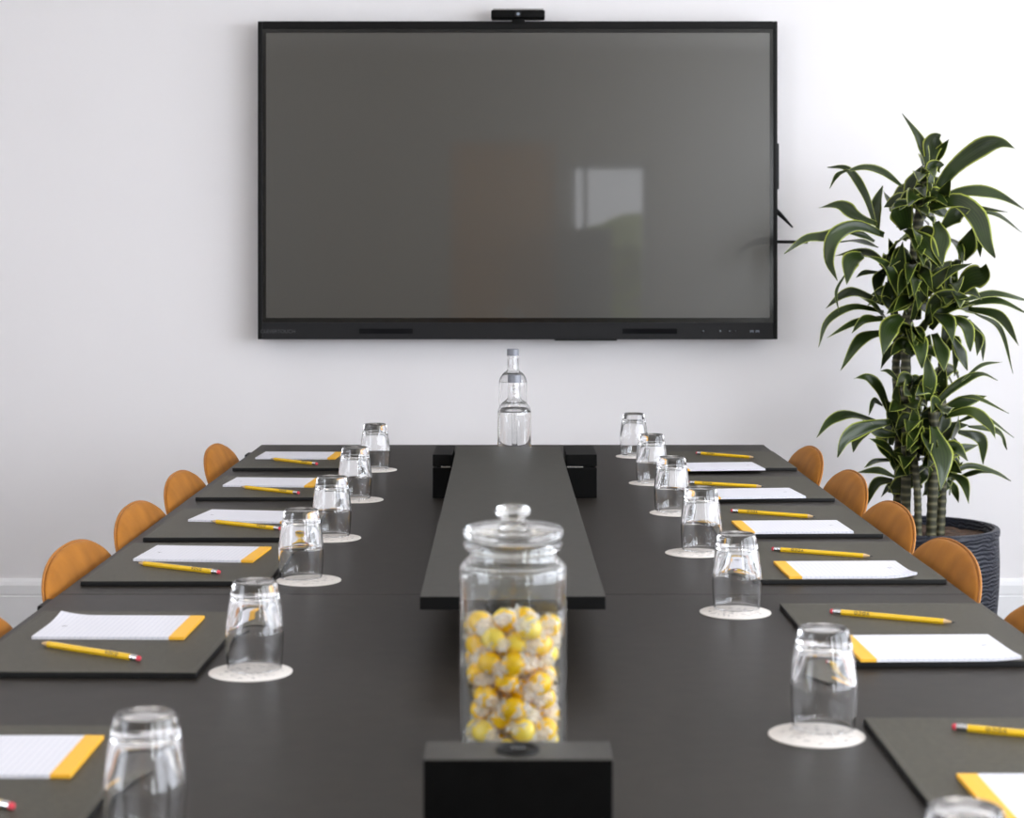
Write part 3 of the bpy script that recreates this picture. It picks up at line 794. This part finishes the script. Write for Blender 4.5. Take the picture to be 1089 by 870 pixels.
# conference camera on top of the screen
cam_o = tag(empty('conference_camera', (tx(551), TY + 0.03, 1.0 + tz(22.5))), 'slim black video camera standing on top of the wall screen', 'camera')
def cx_(px): return (px - 551) / 323.0
def cz_(py): return (22.5 - py) / 323.0
bm = bmesh.new(); box(bm, cx_(522.3), cx_(579.5), -0.045, 0.02, cz_(20), cz_(11), 0.006, 3); hb = finish(bm, 'housing', M['boxblack'], cam_o, 50)
bm = bmesh.new(); box(bm, cx_(524), cx_(578), -0.036, 0.02, cz_(11) - 0.0002, cz_(9.2), 0.0025, 2); finish(bm, 'top_cover', M['camgrey'], cam_o, 50)
bm = bmesh.new(); m_ = Matrix.Translation((0, -0.0455, cz_(15.6))) @ Matrix.Rotation(PI / 2, 4, 'X')
bmesh.ops.create_cone(bm, cap_ends=True, segments=32, radius1=0.0115, radius2=0.0095, depth=0.005, matrix=m_); ln = finish(bm, 'lens', M['lens'], hb, 40)
bm = bmesh.new(); m_ = Matrix.Translation((0, -0.0483, cz_(15.6))) @ Matrix.Rotation(PI / 2, 4, 'X')
bmesh.ops.create_cone(bm, cap_ends=True, segments=24, radius1=0.0055, radius2=0.004, depth=0.001, matrix=m_); finish(bm, 'lens_element', M['lightprint'], ln, 40)
bm = bmesh.new(); box(bm, cx_(544.5), cx_(558), -0.034, 0.02, 0.0, cz_(19.5), 0.0025); box(bm, cx_(544), cx_(558.5), -0.0335, -0.0302, cz_(25.5), 0.001, 0.001); finish(bm, 'foot', M['boxblack'], cam_o, 50)

# ------------------------------------------------------------------ potted plant
PY = 5.42; PS = F / PY
pcx = 984.0
prad = 77 / PS
prim = EYE - (559 - HY) / PS
pl = tag(empty('potted_plant', ((pcx - CX) / PS, PY, 0)), 'tall strap-leaved green plant in a ribbed dark pot beside the wall screen', 'plant')
bm = bmesh.new()
R = prad; Z = prim
o_ = [(0, 0), (R * 0.70, 0), (R * 0.78, 0.012), (R * 0.90, 0.10), (R * 0.97, 0.22), (R * 0.995, 0.33), (R * 0.985, Z - 0.03), (R * 0.985, Z - 0.022)]
n_out = len(smooth_profile(o_, 4))
lathe(bm, smooth_profile(o_, 4) + [(R * 1.0, Z - 0.020), (R * 1.0, Z - 0.004), (R * 0.985, Z), (R * 0.93, Z), (R * 0.915, Z - 0.004), (R * 0.90, Z - 0.06), (R * 0.88, Z - 0.10), (0, Z - 0.10)], 96)
for f in bm.faces: f.material_index = 0
pot = finish(bm, 'pot', M['pot'], pl, 45)
bm = bmesh.new()
from mathutils import noise as mnoise
rings = lathe(bm, [(0, Z - 0.028)] + [(R * 0.905 * k / 14, Z - 0.030) for k in range(1, 15)] + [(R * 0.90, Z - 0.06)], 72)
for v in bm.verts:
    if v.co.z > Z - 0.05: v.co.z += 0.008 * mnoise.noise(v.co * 40)
finish(bm, 'soil', M['soil'], pot, 60)

def P_U(zx, zy, dep): return at_y(830 + zx / 3.0, 110 + zy / 3.0, PY + dep) - Vector(pl.location)
def P_V(zx, zy, dep): return at_y(830 + zx / 2.807, 370 + zy / 2.807, PY + dep) - Vector(pl.location)
def spline(pts, n):
    P = [pts[0] * 2 - pts[1]] + pts + [pts[-1] * 2 - pts[-2]]
    out = []
    m = len(pts) - 1
    for q in range(n + 1):
        u = q / n * m; i = min(int(u), m - 1); t = u - i
        p0, p1, p2, p3 = P[i], P[i + 1], P[i + 2], P[i + 3]
        out.append(0.5 * ((2 * p1) + (p2 - p0) * t + (2 * p0 - 5 * p1 + 4 * p2 - p3) * t * t + (3 * p1 - p0 - 3 * p2 + p3) * t ** 3))
    return out
lr = random.Random(21)
def leaf(bm, uvl, pts, width, tilt=None, blunt=0.0):
    n = 18
    C = spline(pts, n)
    nx = lr.uniform(-0.45, 0.45) if tilt is None else tilt
    nrm = Vector((nx, -1.0, lr.uniform(0.1, 0.9))).normalized()
    rows = []
    prev = None
    wave = lr.uniform(0, 6)
    for i, p in enumerate(C):
        t = (C[min(i + 1, n)] - C[max(i - 1, 0)]).normalized()
        w = t.cross(nrm)
        if w.length < 0.2 and prev is not None: w = prev
        w.normalize()
        if prev is not None:
            if w.dot(prev) < 0: w = -w
            w = (w * 0.5 + prev * 0.5).normalized()
        prev = w
        nn = w.cross(t).normalized()
        if nn.dot(nrm) < 0: nn = -nn
        s = i / n
        prof = min(1, (0.34 + 1.3 * s)) * (1 - max(0, (s - 0.40) / 0.60) ** 1.55) if not blunt else min(1, 0.45 + s) * (1 - max(0, (s - 0.7) / 0.3) ** 2.5 * 0.85)
        hwid = max(0.0006, width / 2 * prof)
        fold = 0.22 * hwid
        row = []
        for j, u in enumerate((-1, -0.55, 0, 0.55, 1)):
            q = p + w * (hwid * u) + nn * (fold * abs(u) ** 1.3) + nn * (0.05 * width * math.sin(wave + 9 * s) * u)
            row.append(bm.verts.new(q))
        rows.append(row)
    for i in range(n):
        for j in range(4):
            f = bm.faces.new((rows[i][j], rows[i][j + 1], rows[i + 1][j + 1], rows[i + 1][j]))
            for lp, (a, b) in zip(f.loops, ((j, i), (j + 1, i), (j + 1, i + 1), (j, i + 1))):
                lp[uvl].uv = ((0, 0.225, 0.5, 0.775, 1)[a], b / n)
def crown(name, leaves, PF, scale):
    bm = bmesh.new(); uvl = bm.loops.layers.uv.new('UVMap')
    for lf in leaves:
        pts, w = lf[0], lf[1]
        d0 = lr.uniform(-0.05, 0.05) if len(lf) < 3 else lf[2]
        d1 = lr.uniform(-0.16, 0.10) if len(lf) < 4 else lf[3]
        blunt = len(lf) > 4 and lf[4]
        m = len(pts) - 1
        q = [PF(x, y, d0 + (d1 - d0) * i / m) for i, (x, y) in enumerate(pts)]
        leaf(bm, uvl, q, w / scale / PS * 1.04, blunt=blunt)
    me = bpy.data.meshes.new(name); bm.to_mesh(me); bm.free()
    me.materials.append(M['leaf'])
    for p in me.polygons: p.use_smooth = True
    o = bpy.data.objects.new(name, me); COL.objects.link(o); o.parent = pl
    sm = o.modifiers.new('thickness', 'SOLIDIFY'); sm.thickness = 0.0007
    return o
U_top = [
 ([(468, 200), (462, 160), (440, 105), (388, 32)], 34), ([(478, 200), (482, 150), (494, 112), (512, 100)], 66, 0, -0.02), ([(482, 200), (508, 155), (537, 115)], 36),
 ([(480, 315), (545, 215), (640, 142), (700, 126), (750, 145)], 66, 0, -0.1), ([(478, 260), (480, 215), (500, 198), (522, 196)], 56, -0.03, -0.06), ([(400, 310), (425, 260), (455, 195)], 62),
 ([(388, 265), (330, 222), (270, 205), (212, 215)], 38), ([(215, 212), (180, 230), (157, 272)], 16), ([(303, 390), (270, 290), (215, 210), (150, 204)], 30),
 ([(305, 385), (240, 360), (190, 326), (122, 333)], 56), ([(310, 400), (303, 330), (326, 262)], 42), ([(352, 345), (345, 310), (328, 278)], 24),
 ([(400, 400), (385, 350), (365, 315)], 80, 0, -0.08, 1), ([(470, 320), (455, 265), (462, 195)], 50), ([(300, 400), (240, 388), (155, 424), (80, 432), (12, 480)], 44, 0, -0.12),
 ([(330, 420), (245, 390), (172, 425), (155, 500), (182, 567)], 52, -0.02, -0.16), ([(310, 460), (250, 440), (188, 442)], 32), ([(300, 440), (260, 420), (200, 410)], 22),
 ([(400, 402), (440, 430), (475, 470), (512, 527)], 72, -0.06, -0.2), ([(495, 378), (512, 420), (505, 470), (518, 522)], 66, -0.06, -0.2),
 ([(475, 335), (560, 312), (625, 365), (655, 445), (685, 492)], 76, -0.02, -0.16), ([(490, 330), (560, 288), (640, 282), (710, 300), (800, 352)], 50, 0.0, 0.05),
 ([(530, 325), (620, 332), (725, 347)], 17), ([(600, 345), (690, 355), (770, 412)], 17), ([(520, 392), (560, 355), (605, 338)], 58), ([(360, 310), (395, 275), (440, 260)], 46),
 ([(440, 350), (420, 320), (395, 305)], 40), ([(470, 350), (440, 320), (435, 270)], 44), ([(460, 370), (455, 320), (500, 300)], 46), ([(500, 330), (520, 290), (545, 240)], 44)]
U_mid = [
 ([(350, 545), (305, 492), (245, 475), (170, 487)], 40), ([(262, 485), (222, 505), (211, 578)], 60, -0.05, -0.14), ([(330, 540), (270, 540), (240, 556)], 20),
 ([(335, 530), (305, 575), (320, 638)], 50), ([(405, 670), (372, 590), (335, 515), (262, 482)], 44, -0.04, -0.16), ([(420, 690), (450, 615), (530, 540), (612, 510)], 44, -0.05, -0.12),
 ([(385, 480), (425, 515), (446, 580)], 58), ([(580, 500), (598, 450), (612, 398)], 64, 0, -0.08), ([(590, 440), (628, 430), (638, 490)], 34), ([(530, 430), (568, 455), (582, 512)], 34),
 ([(565, 605), (605, 560), (650, 545), (656, 512)], 80, -0.03, -0.12), ([(520, 625), (540, 570), (560, 530)], 58), ([(465, 695), (490, 640), (545, 615), (605, 620)], 60, -0.06, -0.16),
 ([(330, 640), (250, 606), (200, 610), (143, 655)], 40), ([(330, 665), (230, 650), (150, 695), (122, 778)], 28), ([(330, 680), (240, 698), (148, 748)], 24), ([(330, 730), (255, 755), (192, 852)], 42),
 ([(388, 680), (345, 720), (325, 805)], 66, -0.08, -0.2), ([(400, 740), (345, 795), (320, 848)], 28), ([(408, 718), (440, 765), (452, 845)], 66, -0.06, -0.16), ([(488, 672), (530, 695), (550, 765)], 60, -0.05, -0.16),
 ([(545, 680), (592, 715), (606, 792)], 58, -0.05, -0.16), ([(490, 735), (512, 790), (522, 858)], 58, -0.05, -0.14), ([(580, 630), (680, 607), (800, 632)], 28), ([(580, 645), (690, 630), (790, 672)], 30),
 ([(600, 655), (700, 680), (760, 772)], 36), ([(620, 670), (700, 720), (742, 862)], 22), ([(600, 690), (642, 750), (646, 822)], 24), ([(600, 710), (632, 750), (627, 805)], 34),
 ([(548, 745), (575, 800), (596, 852)], 42), ([(330, 690), (270, 690), (228, 732)], 32), ([(210, 540), (178, 600), (186, 664)], 11), ([(345, 570), (345, 620), (370, 680)], 58),
 ([(440, 690), (425, 600), (395, 520)], 52), ([(470, 640), (440, 560), (450, 490)], 50), ([(400, 620), (380, 540), (390, 440)], 54), ([(340, 500), (360, 450), (410, 420)], 56), ([(560, 640), (530, 570), (545, 500)], 50),
 ([(350, 700), (300, 650), (250, 615)], 46), ([(480, 720), (520, 660), (620, 640)], 46), ([(430, 790), (390, 740), (350, 700)], 50), ([(520, 760), (545, 700), (600, 680)], 48), ([(320, 520), (350, 480), (345, 430)], 48),
 ([(480, 480), (460, 540), (500, 600)], 48), ([(410, 760), (470, 700), (480, 640)], 46), ([(520, 800), (560, 760), (555, 870)], 40), ([(470, 740), (462, 800), (475, 880)], 54), ([(560, 560), (540, 520), (480, 540)], 40),
 ([(440, 460), (420, 430), (380, 430)], 48), ([(360, 620), (330, 600), (290, 610)], 40), ([(500, 560), (560, 520), (580, 480)], 44)]
V_low = [
 ([(300, 225), (210, 200), (150, 218), (108, 268)], 36), ([(325, 220), (250, 238), (195, 268), (170, 327)], 50, -0.05, -0.15), ([(322, 188), (295, 122), (260, 90), (219, 91)], 38), ([(305, 172), (278, 158), (264, 202)], 20),
 ([(265, 250), (228, 275), (217, 312)], 30), ([(335, 335), (285, 338), (250, 358)], 22), ([(340, 385), (290, 366), (229, 372)], 24), ([(335, 395), (285, 405), (253, 478)], 34), ([(375, 285), (395, 225), (402, 165)], 46, -0.06, -0.1),
 ([(455, 235), (472, 290), (482, 350), (478, 428)], 74, -0.10, -0.24), ([(450, 215), (482, 150), (545, 100), (600, 78), (648, 97)], 30), ([(470, 195), (540, 165), (616, 143)], 46), ([(540, 100), (600, 52), (662, 42)], 13),
 ([(540, 145), (590, 150), (682, 196)], 15), ([(490, 205), (565, 190), (620, 228), (642, 272)], 42, -0.04, -0.14), ([(520, 225), (600, 203), (697, 268)], 16), ([(530, 250), (598, 275), (605, 348)], 40), ([(560, 235), (648, 250), (676, 304)], 28),
 ([(500, 385), (560, 353), (640, 372), (688, 398)], 24), ([(510, 395), (580, 373), (632, 373)], 20), ([(500, 375), (546, 400), (562, 465)], 32), ([(500, 395), (518, 420), (532, 462)], 28), ([(495, 340), (530, 305), (590, 290)], 36),
 ([(505, 290), (520, 250), (532, 205)], 36), ([(440, 160), (442, 90), (430, 15)], 56, -0.06, -0.1), ([(460, 175), (478, 110), (492, 55)], 46), ([(360, 110), (325, 72), (298, 68)], 16), ([(330, 290), (335, 200), (310, 150)], 40),
 ([(370, 290), (345, 330), (338, 365)], 46), ([(400, 330), (370, 270), (330, 215)], 50), ([(420, 300), (440, 230), (430, 170)], 50), ([(350, 350), (320, 300), (265, 270)], 40), ([(340, 440), (330, 410), (300, 445)], 26),
 ([(380, 380), (360, 330), (310, 310)], 40), ([(400, 370), (365, 400), (340, 470)], 34), ([(440, 330), (410, 300), (400, 240)], 40), ([(480, 300), (510, 240), (560, 230)], 36), ([(345, 260), (290, 250), (245, 215)], 36),
 ([(330, 230), (300, 280), (330, 340)], 44), ([(500, 420), (515, 370), (545, 340)], 28), ([(360, 200), (345, 150), (350, 100)], 26), ([(400, 110), (392, 150), (410, 200)], 24), ([(470, 260), (490, 220), (500, 170)], 40),
 ([(420, 420), (390, 350), (375, 300)], 36), ([(430, 440), (445, 390), (440, 340)], 40), ([(460, 450), (500, 410), (505, 440)], 26)]
# dense leaves at the heart of each crown, pointing away from the cane all round
def filler(cx_, cy_, n, L, PFs, sp=45):
    out = []
    for k in range(n):
        a = lr.uniform(0, 2 * PI); e = lr.uniform(-0.3, 1.0)
        dx, dz = math.cos(a) * L * lr.uniform(0.5, 1.0), L * e * 0.6
        dd = math.sin(a) * 0.22
        x0, y0 = cx_ + lr.uniform(-12, 12), cy_ + lr.uniform(-sp, sp)
        out.append(([(x0, y0), (x0 + dx * 0.5, y0 - dz * 0.8), (x0 + dx, y0 - dz * 0.5 + L * 0.25)], lr.uniform(40, 62), 0.0, dd))
    return out
U_top += filler(440, 330, 18, 110, P_U) + filler(455, 240, 6, 70, P_U)
U_mid += filler(430, 620, 26, 150, P_U) + filler(430, 480, 14, 120, P_U) + filler(420, 760, 12, 100, P_U) + filler(560, 620, 8, 100, P_U)
V_low += filler(410, 250, 26, 120, P_V, 70) + filler(385, 130, 9, 80, P_V) + filler(470, 130, 9, 90, P_V, 60) + filler(475, 320, 10, 100, P_V) + filler(400, 380, 10, 90, P_V)
crown('leaf_crown', U_top, P_U, 3.0)
crown('leaf_crown', U_mid, P_U, 3.0)
crown('leaf_crown', V_low, P_V, 2.807)
def cane(pts, r):
    bm = bmesh.new(); C = spline([Vector(p) for p in pts], 60)
    tube(bm, C, [r * (1.0 + 0.10 * (1 if k % 3 == 0 else 0)) for k in range(61)], 12)
    finish(bm, 'cane', M['cane'], pl, 60)
zs_ = Z - 0.05
def soilpt(zx, dep):
    p = P_V(zx, 530, dep); p.z = zs_; return p
cane([soilpt(372, 0.0), P_V(376, 300, 0), P_V(374, 60, 0), P_U(405, 700, 0), P_U(440, 380, 0), P_U(470, 250, 0)], 0.015)
cane([soilpt(345, 0.06), P_V(352, 300, 0.05), P_V(345, 60, 0.04), P_U(372, 780, 0.03), P_U(350, 520, 0.02)], 0.012)
cane([soilpt(448, -0.06), P_V(456, 400, -0.05), P_V(462, 280, -0.04), P_V(455, 180, -0.03)], 0.015)
cane([soilpt(474, -0.02), P_V(482, 420, 0), P_V(480, 200, 0.02), P_V(485, 50, 0.03), P_U(540, 700, 0.03)], 0.014)
cane([soilpt(412, -0.08), P_V(408, 420, -0.06), P_V(395, 300, -0.04)], 0.011)

# ------------------------------------------------------------------ light
def area(name, loc, rot, sx, sy, power, col):
    l = bpy.data.lights.new(name, 'AREA'); l.shape = 'RECTANGLE'; l.size = sx; l.size_y = sy; l.energy = power; l.color = col
    o = bpy.data.objects.new(name, l); COL.objects.link(o); o.location = loc; o.rotation_euler = rot
    return o
for i, h in enumerate(RW):
    area('window_daylight', (XR + 0.03, (h[0] + h[1]) / 2, (h[2] + h[3]) / 2), (0, PI / 2, 0), h[3] - h[2] - 0.1, h[1] - h[0] - 0.1, (80, 80, 26)[i], (0.83, 0.89, 1.0))
h = LW[0]
area('window_daylight', (XL - 0.03, (h[0] + h[1]) / 2, (h[2] + h[3]) / 2), (0, -PI / 2, 0), h[3] - h[2] - 0.1, h[1] - h[0] - 0.1, 32, (0.80, 0.88, 1.0))
area('window_daylight', ((SW[0] + SW[1]) / 2, YN - 0.03, 1.6), (-PI / 2, 0, PI), 0.7, 1.5, 45, (0.90, 0.95, 1.0))  # lamp of the added near-wall window: glow on the screen, glints on glasses
for k, (x, y) in enumerate(((-1.3, 1.2), (1.3, 1.2), (-1.3, 3.6), (1.3, 3.6))):  # unseen ceiling panels, added as a soft warm fill
    c = tag(empty('added_ceiling_light', (x, y, ZC)), 'added unseen ceiling panel for warm fill above the %s of the table' % ('near left', 'near right', 'far left', 'far right')[k], 'ceiling light', 'added ceiling fill panels')
    bm = bmesh.new(); box(bm, -0.32, 0.32, -0.32, -0.30, -0.03, 0); box(bm, -0.32, 0.32, 0.30, 0.32, -0.03, 0); box(bm, -0.32, -0.30, -0.30, 0.30, -0.03, 0); box(bm, 0.30, 0.32, -0.30, 0.30, -0.03, 0)
    finish(bm, 'frame', M['trim'], c)
    a = area('fill_lamp', (0, 0, -0.02), (0, 0, 0), 0.58, 0.58, 4.5, (1.0, 0.90, 0.76)); a.parent = c
w = bpy.data.worlds.new('World'); scn.world = w; w.use_nodes = True
bg = w.node_tree.nodes['Background']
bg.inputs['Color'].default_value = (0.92, 0.94, 1.0, 1); bg.inputs['Strength'].default_value = 5.0

# ------------------------------------------------------------------ camera
cd = bpy.data.cameras.new('Camera'); cam = bpy.data.objects.new('Camera', cd); COL.objects.link(cam)
cam.location = (0, 0, EYE); cam.rotation_euler = (PI / 2, 0, 0)
cd.sensor_width = 36; cd.sensor_fit = 'HORIZONTAL'
cd.lens = F / 1089 * 36
cd.shift_x = (544.5 - CX) / 1089
cd.shift_y = (HY - 435) / 1089
cd.clip_start = 0.05
cd.dof.use_dof = True; cd.dof.focus_distance = 3.8; cd.dof.aperture_fstop = 8.0
scn.camera = cam

vs = scn.view_settings
vs.view_transform = 'Standard'; vs.look = 'None'; vs.gamma = 1; vs.exposure = -0.24; vs.use_curve_mapping = False
cy = scn.cycles
cy.use_denoising = True
cy.sample_clamp_indirect = 40
cy.max_bounces = 24; cy.transmission_bounces = 24; cy.glossy_bounces = 8; cy.diffuse_bounces = 8; cy.transparent_max_bounces = 24
